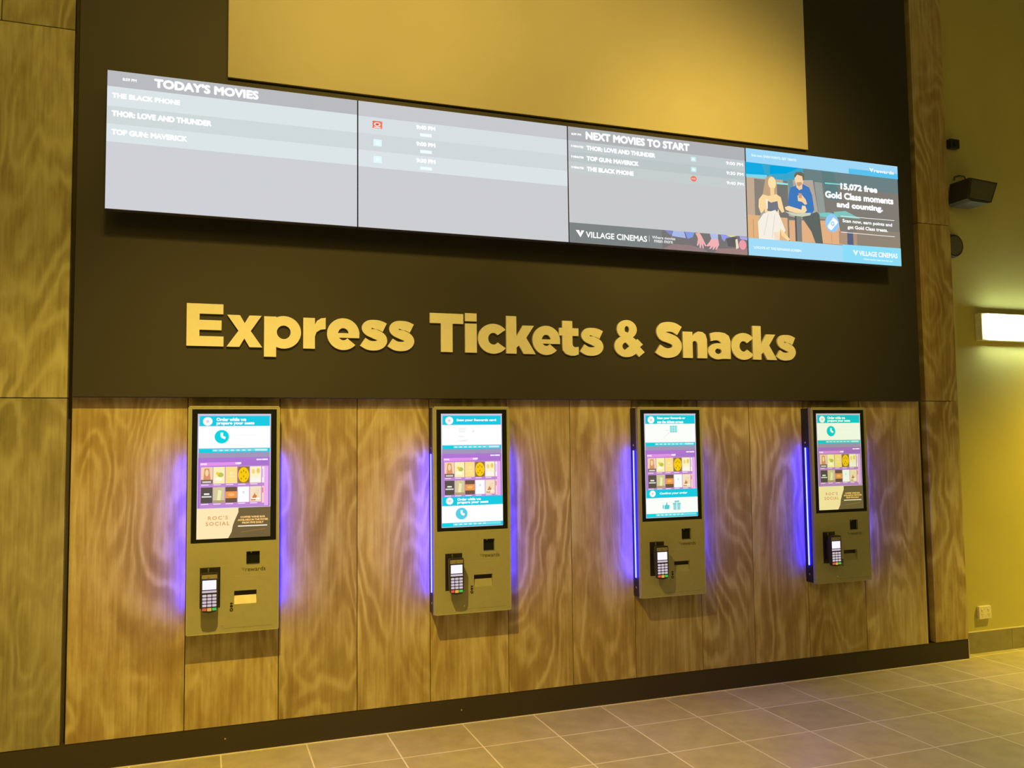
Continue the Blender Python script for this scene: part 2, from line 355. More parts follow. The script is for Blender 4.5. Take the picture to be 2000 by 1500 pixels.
GL = {
 'E': [[(0,0),(.87,0),(.87,.235),(.30,.235),(.30,.385),(.82,.385),(.82,.615),(.30,.615),(.30,.765),(.86,.765),(.86,1),(0,1)]],
 'x': [[(0,X),(.31,X),(.425,.57),(.54,X),(.84,X),(.575,.385),(.86,0),(.545,0),(.42,.205),(.30,0),(-.01,0),(.275,.385)]],
 'p': [rc(0,.28,-.22,X-.005)]+full(.455,.38,.405,.395,.16,.165),
 'r': [rc(0,.28,0,X-.005),[(.26,.2),(.26,.55),(.33,.69),(.43,.755),(.54,.77),(.54,.49),(.42,.475),(.32,.41),(.28,.3)]],
 'e': [ring(.378,.38,.378,.395,.125,.15,0,318),rc(.15,.752,.29,.405)],
 's': [stroke([(.575,.575),(.45,.63),(.33,.645),(.20,.63),(.140,.555),(.19,.475),(.33,.41),(.47,.34),(.515,.235),(.44,.14),(.3,.11),(.17,.13),(.045,.205)],.235)],
 'T': [rc(0,.81,.74,1),rc(.265,.545,0,.741)],
 'i': [rc(0,.28,0,X),rc(0,.28,.82,1.03)],
 'c': [ring(.395,.38,.395,.395,.135,.155,38,322)],
 'k': [rc(0,.27,0,1),[(.25,.14),(.25,.43),(.44,X),(.74,X),(.53,.43),(.78,0),(.46,0),(.335,.225)]],
 't': [[(.09,.93),(.37,.93),(.37,.735),(.54,.735),(.54,.525),(.37,.525),(.37,.30),(.39,.24),(.44,.215),(.54,.23),(.54,.02),(.44,-.015),(.32,-.02),(.18,.03),(.10,.13),(.09,.25),(.09,.525),(0,.525),(0,.735),(.09,.735)]],
 '&': full(.345,.755,.27,.265,.062,.095)+full(.33,.28,.33,.30,.115,.11)+[stroke([(.25,.62),(.74,.06)],.205),stroke([(.36,.10),(.70,.42)],.21)],
 'S': [stroke([(.72,.765),(.57,.85),(.42,.875),(.25,.85),(.165,.735),(.23,.61),(.40,.55),(.57,.475),(.645,.33),(.56,.18),(.38,.125),(.22,.15),(.06,.245)],.275)],
 'n': [rc(0,.28,0,X-.005),[(.26,.30),(.26,.60),(.33,.70),(.45,.77),(.57,.76),(.66,.69),(.70,.55),(.70,0),(.42,0),(.42,.40),(.40,.47),(.345,.50),(.29,.47),(.27,.40)]],
 'a': [[(.06,.73),(.2,.77),(.36,.775),(.50,.75),(.62,.67),(.66,.52),(.66,0),(.40,0),(.40,.40),(.375,.49),(.30,.535),(.20,.535),(.09,.50)]]+full(.30,.215,.30,.235,.095,.08),
}
BASE, CAP = 2.0252, 0.2128
LET = [  # letter, left, right (metres on the wall), label
 ('E',.3745,.6455,'largest-looking cream capital letter, first of the raised wall sign at far left'),
 ('x',.000,.000,'raised cream letter right after the opening capital, shaped as a diagonal cross'),
 ('p',.000,.000,'raised cream letter with a stem dropping below the line of the sign'),
 ('r',.000,.000,'raised cream letter directly after the one with the dropping stem'),
 ('e',.000,.000,'raised cream round letter with crossbar in the first word of the sign'),
 ('s',.000,.000,'first of the two cream double letters ending the first word of the sign'),
 ('s',.000,.000,'last raised cream letter of the first word, before the gap'),
 ('T',.000,.000,'raised cream capital with a top bar starting the second word'),
 ('i',.000,.000,'narrow raised cream letter with a square dot in the second word'),
 ('c',.000,.000,'open round cream letter right after the narrow dotted one'),
 ('k',.000,.000,'tall raised cream letter with angled arms in the middle of the second word'),
 ('e',.000,.000,'raised cream round letter with crossbar in the second word of the sign'),
 ('t',.000,.000,'raised cream letter with short crossbar near the end of the second word'),
 ('s',.000,.000,'last raised cream letter of the second word, before the ampersand'),
 ('&',.000,.000,'raised cream ampersand standing alone between second and last words'),
 ('S',.000,.000,'curved raised cream capital starting the last word of the sign'),
 ('n',.000,.000,'arched raised cream letter second in the last word of the sign'),
 ('a',.000,.000,'raised cream letter third in the last word, with a small closed bowl'),
 ('c',.000,.000,'open round cream letter in the last word, left of the tall one'),
 ('k',.000,.000,'tall raised cream letter with angled arms, second last of the sign'),
 ('s',.000,.000,'last raised cream letter at the far right end of the sign'),
]
LX = [(0.3749, 0.5489), (0.5633, 0.7356), (0.7442, 0.9279), (0.9391, 1.0531), (1.0604, 1.2291), (1.2324, 1.3772), (1.3790, 1.5244), (1.6115, 1.8011), (1.8111, 1.8780), (1.8849, 2.0473), (2.0510, 2.2272), (2.2085, 2.3785), (2.3722, 2.4942), (2.5026, 2.6525), (2.7235, 2.9224), (2.9948, 3.1787), (3.1840, 3.3535), (3.3596, 3.5214), (3.5269, 3.6890), (3.6843, 3.8635), (3.8579, 4.0071)]
for (ch, _, _, lab), (xa, xb) in zip(LET, LX):
    P = GL[ch]; mn = min(p[0] for q in P for p in q); mx = max(p[0] for q in P for p in q)
    xa, xb = [0.4574+(q-0.4574)*1.00355 for q in (xa, xb)]   # the faces stand 14 mm off the fascia
    b = MB(); w = xb-xa
    for j, q in enumerate(P):
        b.prism([((p[0]-mn)/(mx-mn)*w, p[1]*CAP) for p in q], -0.014-j*0.0001, -0.0003, LETTER)
    o = b.build('sign_letter'); o.location = (xa, -0.0575, BASE)
    tag(o, lab, 'letter', 'raised letters of the wall sign')

# ------------------------------------------------------------------ row of four menu screens
SX, SW, SZ, SH, SY = 0.0085, 1.188825, 3.3185, 0.6735, -0.22
CASE = plain('screen_casing', (0.05, 0.05, 0.05), 0.4)
def screen_thing(i, label):
    o = empty('menu_screen', (SX+SW*(i+.5), -0.0575, SZ-SH))
    tag(o, label, 'screen', 'menu screens in a row under the cream board')
    x0, x1 = -SW/2+0.001, SW/2-0.001
    b = MB(); b.bbox(x0, x1, SY+0.0585, SY+0.0585+0.042, 0.0, SH, CASE, 0.002, 1); b.build('housing', o)
    b = MB(); b.box(x0+.25, x1-.25, SY+0.100, 0.0, 0.20, SH-0.16, CASE); b.build('wall_mount', o)
    im = Image(lambda u: -SW/2+u*SW, lambda v: SH*(1-v), SY+0.0575)
    e = 0.0028; im.e = (e, e*1.7, 1-e, 1-e*1.7)
    return o, im
HG, R1, R2, BODY = (186, 187, 191), (220, 229, 231), (209, 218, 219), (207, 209, 214)
WH = (255, 255, 255)
o, im = screen_thing(0, 'leftmost grey menu screen headed with the list of the day')
a = im.e; im.rect(*a, BODY)
im.rect(a[0], a[1], a[2], .119, HG); im.rect(a[0], .119, a[2], .260, R1); im.rect(a[0], .260, a[2], .389, R2); im.rect(a[0], .389, a[2], .517, R1)
im.text("8:59 PM", .058, .048, .110, .070, WH, .06); im.text("TODAY'S MOVIES", .175, .024, .583, .094, WH, .075)
im.text("THE BLACK PHONE", .020, .163, .275, .203, WH, .09); im.text("THOR: LOVE AND THUNDER", .020, .290, .397, .335, WH, .09)
im.text("TOP GUN: MAVERICK", .020, .424, .304, .467, WH, .09)
im.build('display', o)
o, im = screen_thing(1, 'second menu screen from left, grey with session times and small icons')
a = im.e; im.rect(*a, (204, 206, 210))
HG2 = (200, 201, 205)
im.rect(a[0], a[1], a[2], .123, HG2); im.rect(a[0], .123, a[2], .256, (217, 224, 227)); im.rect(a[0], .256, a[2], .390, (210, 217, 219)); im.rect(a[0], .390, a[2], .521, (220, 228, 231))
im.rect(.065, .150, .108, .208, (240, 120, 95)); im.oval(.086, .176, .014, .016, WH); im.oval(.086, .176, .009, .010, (235, 90, 70)); im.rect(.072, .197, .101, .204, WH)
for v in (.295, .428):
    im.rect(.069, v, .106, v+.054, (226, 250, 252)); im.oval(.0875, v+.027, .009, .013, (240, 255, 255))
for v, tx in ((.142, "9:40 PM"), (.277, "9:00 PM"), (.411, "9:30 PM")):
    im.text(tx, .261, v, .350, v+.036, WH, .1); im.rect(.279, v+.065, .333, v+.091, (236, 252, 254)); im.rect(.283, v+.070, .329, v+.086, (246, 255, 255))
im.build('display', o)
o, im = screen_thing(2, 'third menu screen with a dark picture strip of hands along its bottom')
a = im.e; im.rect(*a, (200, 202, 204))
im.rect(a[0], a[1], a[2], .124, (178, 179, 182)); im.rect(a[0], .124, a[2], .216, (196, 203, 204)); im.rect(a[0], .216, a[2], .305, (190, 199, 199)); im.rect(a[0], .305, a[2], .396, (198, 206, 206))
im.text("8:59 PM", .020, .055, .072, .075, WH, .08); im.text("NEXT MOVIES TO START", .095, .029, .670, .100, WH, .075)
for v, s1, u1, tm in ((.151, "THOR: LOVE AND THUNDER", .473, "9:00 PM"), (.242, "TOP GUN: MAVERICK", .380, "9:30 PM"), (.333, "THE BLACK PHONE", .351, "9:40 PM")):
    im.text("9 MINUTES", .017, v+.009, .083, v+.029, WH, .1); im.text(s1, .098, v, u1, v+.042, WH, .09); im.text(tm, .883, v-.003, .986, v+.029, WH, .07)
for v in (.143, .237): im.rect(.675, v, .706, v+.044, (196, 238, 245)); im.oval(.6905, v+.022, .008, .012, WH)
im.oval(.689, .343, .017, .025, (243, 118, 100)); im.rect(.677, .338, .701, .347, (255, 200, 185))
im.rect(a[0], .827, a[2], a[3], (126, 132, 131))
im.rect(.50, .827, a[2], a[3], (122, 118, 118)); im.poly([(.50, a[3]), (.56, .945), (.66, .945), (.74, .97), (.76, a[3])], (150, 128, 128)); im.poly([(.80, a[3]), (.82, .955), (a[2], .935), (a[2], a[3])], (160, 130, 128))
im.poly([(.515, .827), (.60, .827), (.585, .875), (.54, .862)], (130, 138, 195)); im.poly([(.565, .827), (.625, .827), (.635, .885), (.555, .875)], (172, 188, 232)); im.poly([(.63, .827), (.685, .827), (.675, .87), (.645, .89)], (135, 158, 232))
im.poly([(.69, .832), (.715, .827), (.728, .86), (.74, .90), (.753, .94), (.746, .945), (.735, .92), (.737, .965), (.731, .966), (.724, .925), (.720, .965), (.713, .962), (.712, .92), (.704, .945), (.697, .942), (.704, .885), (.700, .86)], (243, 178, 178))
im.poly([(.775, .827), (.822, .827), (.822, .875), (.782, .872)], (178, 192, 235))
im.poly([(.782, .872), (.822, .870), (.828, .92), (.812, .968), (.805, .968), (.811, .935), (.795, .968), (.787, .972), (.793, .94), (.776, .965), (.768, .965), (.778, .935), (.758, .945), (.752, .938), (.772, .90)], (243, 178, 182))
im.poly([(.838, .83), (.925, .83), (.87, .855), (.858, .888), (.846, .87)], (150, 160, 232)); im.poly([(.87, .828), (.935, .828), (.90, .842)], (235, 228, 150))
im.poly([(.87, .86), (.93, .838), (.93, .93), (.88, .93)], (98, 96, 96)); im.poly([(.925, .862), (.937, .855), (.945, .935), (.928, .95)], (240, 222, 200)); im.poly([(.95, .83), (a[2], .83), (a[2], .86), (.955, .855)], (170, 170, 230)); im.oval(.968, .905, .022, .045, (238, 158, 168))
im.poly([(.034, .888), (.053, .888), (.0585, .915), (.064, .888), (.079, .888), (.0585, .948)], WH)
im.text("VILLAGE CINEMAS", .087, .894, .416, .946, WH, .035); im.rect(.427, .888, .429, .942, (230, 230, 230))
im.text("Where movies", .444, .886, .574, .912, (240, 240, 240), .03); im.text("mean more", .455, .920, .559, .944, (240, 240, 240), .03)
im.build('display', o)
o, im = screen_thing(3, 'rightmost menu screen, blue advert showing a seated couple')
a = im.e; SK = (252, 218, 160)
im.rect(*a, (130, 126, 118))
im.rect(a[0], .13, .36, .27, (60, 168, 205)); im.poly([(.0, .13), (.10, .13), (.12, .24), (.0, .27)], (20, 170, 225)); im.poly([(.15, .14), (.34, .13), (.25, .20), (.15, .22)], (0, 165, 225))
im.poly([(.36, .13), (a[2], .13), (a[2], .28), (.36, .26)], (108, 130, 132)); im.poly([(.48, .14), (.56, .13), (.60, .40), (.50, .40)], (96, 128, 128)); im.line(.50, .25, .62, .245, .008, (140, 215, 215))
im.rect(a[0], .265, .23, .62, (196, 172, 148)); im.rect(.05, .28, .13, .66, (140, 132, 122)); im.poly([(a[0], .245), (.13, .235), (.13, .27), (a[0], .275)], (130, 215, 235))
im.line(.19, .30, .26, .30, .010, (150, 235, 235))
im.rect(.19, .31, .30, .62, (120, 118, 112))
im.poly([(.26, .26), (.42, .235), (.445, .50), (.455, .62), (.36, .62), (.26, .60)], (182, 170, 158)); im.poly([(.26, .25), (.29, .245), (.30, .40), (.265, .40)], (110, 150, 160))
im.poly([(.43, .25), (.48, .25), (.50, .60), (.455, .60)], (150, 158, 152))
im.rect(a[0], .62, .25, .835, (226, 180, 130)); im.poly([(.26, .64), (.58, .60), (.60, .83), (.26, .835)], (228, 178, 132)); im.rect(.58, .70, a[2], .822, (178, 148, 122)); im.rect(.635, .70, .675, .826, (92, 100, 128)); im.rect(.70, .66, a[2], .822, (146, 134, 118))
im.rect(.035, .66, .039, .83, (200, 150, 100)); im.rect(.45, .64, .454, .83, (200, 150, 105)); im.rect(.53, .64, .533, .83, (205, 155, 110))
im.poly([(.455, .545), (.52, .53), (.60, .55), (.56, .58), (.46, .575)], (120, 205, 200)); im.poly([(.55, .52), (.63, .50), (.73, .565), (.56, .565)], (130, 198, 190))
# woman
im.poly([(.15, .235), (.175, .25), (.188, .31), (.190, .40), (.165, .44), (.10, .42), (.11, .34), (.12, .265)], (196, 165, 130))
im.poly([(.135, .43), (.10, .42), (.075, .47), (.072, .54), (.085, .60), (.10, .605), (.107, .55), (.115, .62), (.20, .60), (.195, .53), (.215, .575), (.232, .565), (.212, .43), (.185, .405)], SK)
im.oval(.160, .305, .0245, .058, (255, 225, 170)); im.rect(.148, .35, .172, .42, (250, 212, 150))
im.poly([(.128, .475), (.150, .49), (.190, .47), (.196, .54), (.185, .575), (.125, .57)], (118, 122, 132))
im.poly([(.085, .60), (.105, .57), (.12, .60), (.12, .64), (.07, .66)], (172, 172, 158))
im.poly([(.10, .60), (.175, .555), (.20, .60), (.235, .74), (.225, .76), (.20, .74), (.195, .835), (.068, .84), (.065, .68)], (246, 240, 226))
im.poly([(.20, .72), (.225, .755), (.262, .82), (.25, .835), (.21, .79)], SK); im.poly([(.160, .76), (.195, .76), (.194, .835), (.165, .835)], (248, 226, 196))
im.line(.13, .60, .10, .80, .004, (222, 214, 200)); im.line(.17, .60, .15, .82, .004, (222, 214, 200))
im.poly([(.118, .46), (.130, .46), (.128, .55), (.121, .55)], (245, 240, 232))
# man
im.poly([(.34, .60), (.44, .535), (.455, .56), (.472, .835), (.425, .84), (.40, .73)], (98, 104, 98))
im.poly([(.275, .33), (.31, .305), (.355, .285), (.395, .31), (.412, .38), (.423, .52), (.40, .575), (.355, .575), (.255, .54), (.262, .40)], (66, 122, 190))
im.poly([(.315, .27), (.352, .27), (.350, .33), (.330, .345), (.312, .32)], (246, 206, 160))
im.oval(.331, .245, .028, .062, (250, 214, 168)); im.poly([(.300, .21), (.312, .178), (.345, .168), (.366, .19), (.364, .245), (.356, .25), (.352, .21), (.32, .20), (.304, .235)], (118, 104, 88)); im.poly([(.315, .275), (.345, .265), (.350, .285), (.33, .312), (.318, .30)], (202, 160, 120))
im.poly([(.318, .40), (.335, .385), (.348, .39), (.370, .43), (.378, .47), (.365, .48), (.345, .455), (.32, .45)], (250, 210, 160)); im.rect(.325, .375, .345, .42, (210, 160, 130))
im.poly([(.235, .52), (.26, .505), (.34, .53), (.345, .49), (.365, .49), (.375, .53), (.36, .56), (.30, .565), (.24, .545)], (252, 220, 170))
im.poly([(.233, .562), (.30, .57), (.402, .55), (.395, .575), (.34, .597), (.28, .592)], (206, 214, 184)); im.rect(.296, .594, .338, .832, (130, 132, 128)); im.rect(.296, .594, .306, .832, (88, 90, 96))
# words and bands
im.rect(a[0], a[1], a[2], .134, (160, 216, 247)); im.rect(.66, .082, a[2], .134, (90, 196, 238)); im.rect(a[0], .836, .60, a[3], (162, 220, 248)); im.poly([(.60, .836), (.60, .826), (a[2], .820), (a[2], a[3]), (.60, a[3])], (140, 222, 248))
im.text("Scan now, EARN POINTS, GET TREATS", .036, .052, .318, .079, (225, 246, 255), .07)
im.poly([(.800, .053), (.812, .053), (.8165, .075), (.821, .053), (.829, .053), (.8165, .094)], WH); im.text("rewards", .832, .058, .970, .092, WH, .05)
im.text("15,072 free", .600, .232, .850, .304, WH, .075); im.text("Gold Class moments", .496, .323, .959, .392, WH, .075); im.text("and counting.", .570, .414, .883, .488, WH, .075)
im.line(.595, .554, .960, .549, .0035, WH); im.line(.593, .709, .958, .710, .0035, WH)
im.text("Scan now, earn points and", .605, .579, .943, .622, WH, .05); im.text("get Gold Class treats.", .637, .636, .911, .680, WH, .05)
im.oval(.536, .631, .045, .086, (150, 205, 250)); im.poly([(.505, .66), (.545, .575), (.568, .60), (.575, .62), (.530, .70), (.510, .685)], WH); im.oval(.539, .636, .012, .022, (150, 205, 250)); im.oval(.539, .636, .006, .011, WH)
im.text("LOCATE AT THE REWARDS SCREEN", .035, .908, .328, .932, (230, 250, 255), .07)
im.poly([(.666, .874), (.679, .874), (.6855, .90), (.692, .874), (.702, .874), (.6855, .924)], WH); im.text("VILLAGE CINEMAS", .708, .874, .972, .923, WH, .04)
im.text("Where movies mean more for you", .735, .944, .935, .966, (220, 250, 255), .06)
im.build('display', o)

# ------------------------------------------------------------------ four wall kiosks
KX0, KP, KZ, KW, KH = 0.3885, 1.2350, 0.6125, 0.435, 1.112
FASCIA = plain('kiosk_fascia_paint', (0.37, 0.365, 0.25), 0.42, noise=0.025)
FEDGE = plain('kiosk_rim_paint', (0.46, 0.45, 0.34), 0.35, noise=0.02)
BODYM = plain('kiosk_black_housing', (0.016, 0.015, 0.018), 0.45)
GLASS = plain('black_glass', (0.012, 0.014, 0.013), 0.12, noise=0.0)
LED = lamp_mat('blue_led', (0.0068, 0.0074, 1.0), 115)
PLAST = plain('black_plastic', (0.022, 0.02, 0.02), 0.4)
STEEL = plain('bright_steel', (0.75, 0.73, 0.68), 0.25, 0.9)
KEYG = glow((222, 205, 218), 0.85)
FLAP = plain('receipt_flap', (0.78, 0.72, 0.58), 0.4)
INK = plain('grey_print', (0.22, 0.21, 0.13), 0.6)
TEAL, TEAL2, PUR = (28, 202, 226), (18, 212, 226), (174, 118, 208)

def kiosk_picture(im, kind):
    # frame of the picture; constants are the surveyed lower/upper corners
    top = {'prepare': "Order while we", 'scan': "Scan your Rewards card", 'choose': "Scan your Rewards or", 'pale': "Order while we"}[kind]
    im.rect(.026, -.008, .993, .968, (206, 196, 222))
    im.rect(.052, .008, .975, .088, TEAL); im.oval(.155, .051, .062, .034, WH); im.oval(.155, .051, .022, .012, (235, 210, 225))
    if kind == 'scan': im.text(top, .270, .036, .900, .062, WH, .07)
    elif kind == 'choose': im.text(top, .268, .022, .800, .050, WH, .07); im.text("use the tickets screen", .268, .056, .760, .084, WH, .07)
    else: im.text(top, .268, .022, .660, .050, WH, .07); im.text("prepare your seats", .268, .056, .770, .084, WH, .07)
    im.rect(.040, .089, .980, .262, WH)
    def clock(u, v, ru, rv, c=TEAL2):
        im.oval(u, v, ru, rv, c, 30); im.line(u, v-.6*rv, u, v+.02*rv, .012 if ru > .08 else .010, WH); im.line(u, v, u+.5*ru, v+.22*rv, .012 if ru > .08 else .010, WH)
    if kind in ('prepare', 'pale'):
        clock(.340, .172, .094, .053); im.text("please wait for a moment", .50, .155, .80, .170, (242, 240, 248))
    elif kind == 'scan':
        for v, w in ((.115, .12), (.130, .11), (.145, .10), (.185, .09), (.225, .13)): im.rect(.30, v, .30+w, v+.006, (226, 236, 234))
        im.oval(.53, .145, .018, .008, (225, 235, 232)); im.line(.32, .228, .46, .218, .002, (215, 225, 225))
    else:
        for i in range(3):
            for j in range(4): im.rect(.505+.045*i, .107+.0165*j, .545+.045*i, .1205+.0165*j, (110, 214, 226))
        im.line(.38, .222, .50, .165, .002, (215, 220, 228)); im.line(.42, .155, .47, .150, .002, (215, 220, 228))
    im.rect(.045, .266, .978, .297, TEAL); im.rect(.062, .268, .190, .290, TEAL2)
    im.rect(.215, .270, .955, .289, (110, 222, 236))
    for i in range(7): im.rect(.235+.075*i, .276, .275+.075*i, .284, (235, 250, 255))
    im.rect(.78, .272, .94, .287, (205, 242, 250))
    im.rect(.040, .297, .978, .337, (166, 152, 186)); im.rect(.036, .337, .980, .728, PUR)
    im.rect(.052, .339, .970, .366, (178, 120, 214)); im.text("SIGN IN / REGISTER", .80, .350, .955, .362, WH, .1)
    im.poly([(.062, .373), (.60, .373), (.58, .398), (.062, .402)], (230, 148, 238)); im.text("MOVIES", .068, .380, .15, .393, WH, .08); im.text("CLASSICS", .52, .375, .60, .390, WH, .08)
    im.rect(.060, .402, .962, .725, (196, 138, 212))
    im.rect(.905, .41, .962, .72, (238, 178, 240))
    U = [.076, .234, .395, .556, .715]
    for r_, (v0, v1) in enumerate(((.410, .540), (.568, .690))):
        for c_, u0 in enumerate(U):
            u1 = u0+.150; k = r_*5+c_; um = (u0+u1)/2
            base = [(246, 212, 176), (255, 242, 176), (255, 224, 140), (150, 120, 60), (255, 244, 200), (92, 84, 74), (214, 202, 152), (112, 88, 70), (252, 253, 255), (246, 224, 194)][k]
            im.rect(u0, v0, u1, v1, base)
            if k == 0: im.poly([(um-.045, v1-.03), (um-.03, v0+.01), (um+.03, v0+.01), (um+.05, v1-.03)], (222, 150, 106)); im.oval(um, v0+.045, .022, .026, (250, 214, 170)); im.rect(u0, v1-.032, u1, v1, (128, 112, 96)); im.rect(u0+.02, v1-.02, u1-.02, v1-.008, (222, 216, 210))
            if k == 1: im.oval(um+.02, v0+.062, .040, .018, (190, 196, 90)); im.oval(um-.01, v0+.095, .050, .016, (255, 250, 225)); im.oval(um-.02, v0+.05, .02, .012, (244, 208, 70))
            if k == 2: im.oval(um, v0+.05, .02, .010, (255, 238, 190)); im.rect(u0+.035, v0+.075, u1-.035, v0+.080, (255, 240, 200))
            if k == 3: im.oval(um, v0+.065, .072, .060, (250, 204, 20)); [im.oval(um+a_, v0+.065+b_, .010, .008, (196, 150, 10)) for a_, b_ in ((-.03, -.02), (.03, -.02), (0, .012), (-.03, .03), (.03, .03), (0, -.032))]
            if k == 4: im.oval(um-.03, v0+.04, .022, .02, (250, 214, 120)); im.oval(um+.035, v0+.035, .024, .022, (238, 206, 110)); im.rect(u0+.02, v0+.085, u1-.02, v1-.006, (250, 246, 238))
            if k == 5: im.rect(um-.035, v0+.045, um+.035, v0+.058, (236, 234, 226)); im.rect(u0+.012, v0+.067, u1-.012, v0+.078, (226, 224, 216))
            if k == 6: im.poly([(um-.01, v0+.02), (um+.035, v0+.03), (um+.02, v1-.02), (um-.025, v1-.02)], (244, 236, 184)); im.rect(u0, v1-.02, u1, v1, (178, 164, 116))
            if k == 7: im.rect(u0, v0+.035, u1, v0+.088, (240, 156, 78)); im.oval(um, v0+.061, .045, .012, (248, 186, 112))
            if k == 8: im.oval(um, v0+.045, .014, .010, (214, 224, 230))
            if k == 9: im.poly([(u0+.01, v1-.01), (um+.01, v0+.03), (u1-.03, v0+.03), (um, v1-.01)], (206, 134, 78)); im.oval(um+.02, v0+.05, .028, .022, (246, 218, 178)); im.rect(um-.05, v1-.03, um+.06, v1-.02, (255, 250, 240))
            im.rect(u0+.004, v1+.006, u0+.10, v1+.012, (248, 236, 252))
    im.rect(.876, .411, .905, .540, (250, 242, 252)); im.rect(.882, .43, .892, .50, (206, 170, 220)); im.rect(.876, .566, .905, .700, (250, 212, 190)); im.rect(.880, .58, .895, .62, (236, 130, 120))
    if kind in ('prepare', 'pale'):
        im.rect(.026, .733, .993, .968, (116, 98, 62)); im.poly([(.026, .733), (.566, .733), (.566, .768), (.52, .83), (.495, .87), (.48, .92), (.435, .968), (.026, .968)], (255, 232, 180))
        im.text("ROC'S", .170, .792, .430, .822, (226, 170, 112), .05, spacing=1.3); im.text("SOCIAL", .142, .836, .452, .868, (226, 170, 112), .05, spacing=1.3)
        for v, tx, ua, ub in ((.800, "COFFEE WINE BAR", .592, .922), (.822, "AVAILABLE IN THE FOYER", .558, .963), (.844, "FROM FIVE DAILY", .615, .902)): im.text(tx, ua, v, ub, v+.016, (250, 196, 112), .09)
        im.rect(.562, .873, .950, .882, (250, 236, 214)); im.line(.60, .925, .93, .905, .004, (150, 112, 60))
    else:
        im.rect(.035, .706, .992, .783, TEAL); im.oval(.150, .742, .056, .030, WH); im.oval(.150, .742, .02, .011, (235, 210, 225))
        im.rect(.030, .783, .993, .928, WH); im.rect(.030, .928, .993, .962, TEAL); im.rect(.046, .930, .180, .955, TEAL2); im.rect(.200, .932, .960, .953, (120, 226, 238))
        for i in range(7): im.rect(.225+.075*i, .938, .265+.075*i, .947, (235, 250, 255))
        if kind == 'scan':
            im.text("Order while we", .268, .718, .640, .742, WH, .07); im.text("prepare your seats", .268, .748, .760, .774, WH, .07); clock(.335, .852, .092, .050, (90, 206, 230))
        else:
            im.text("Confirm your order", .280, .732, .800, .756, WH, .07)
            # thumb-up and gift icons
            im.rect(.33, .850, .355, .885, (120, 212, 226)); im.poly([(.365, .89), (.365, .858), (.395, .845), (.405, .825), (.42, .83), (.415, .85), (.46, .853), (.45, .89)], (86, 204, 220))
            im.rect(.53, .850, .66, .900, (150, 218, 230)); im.rect(.52, .835, .67, .850, (120, 210, 224)); im.rect(.588, .835, .602, .900, WH); im.oval(.575, .823, .024, .010, (120, 210, 224)); im.oval(.62, .821, .024, .010, (120, 210, 224))
    im.rect(.026, -.008, .993, .000, (214, 204, 226))

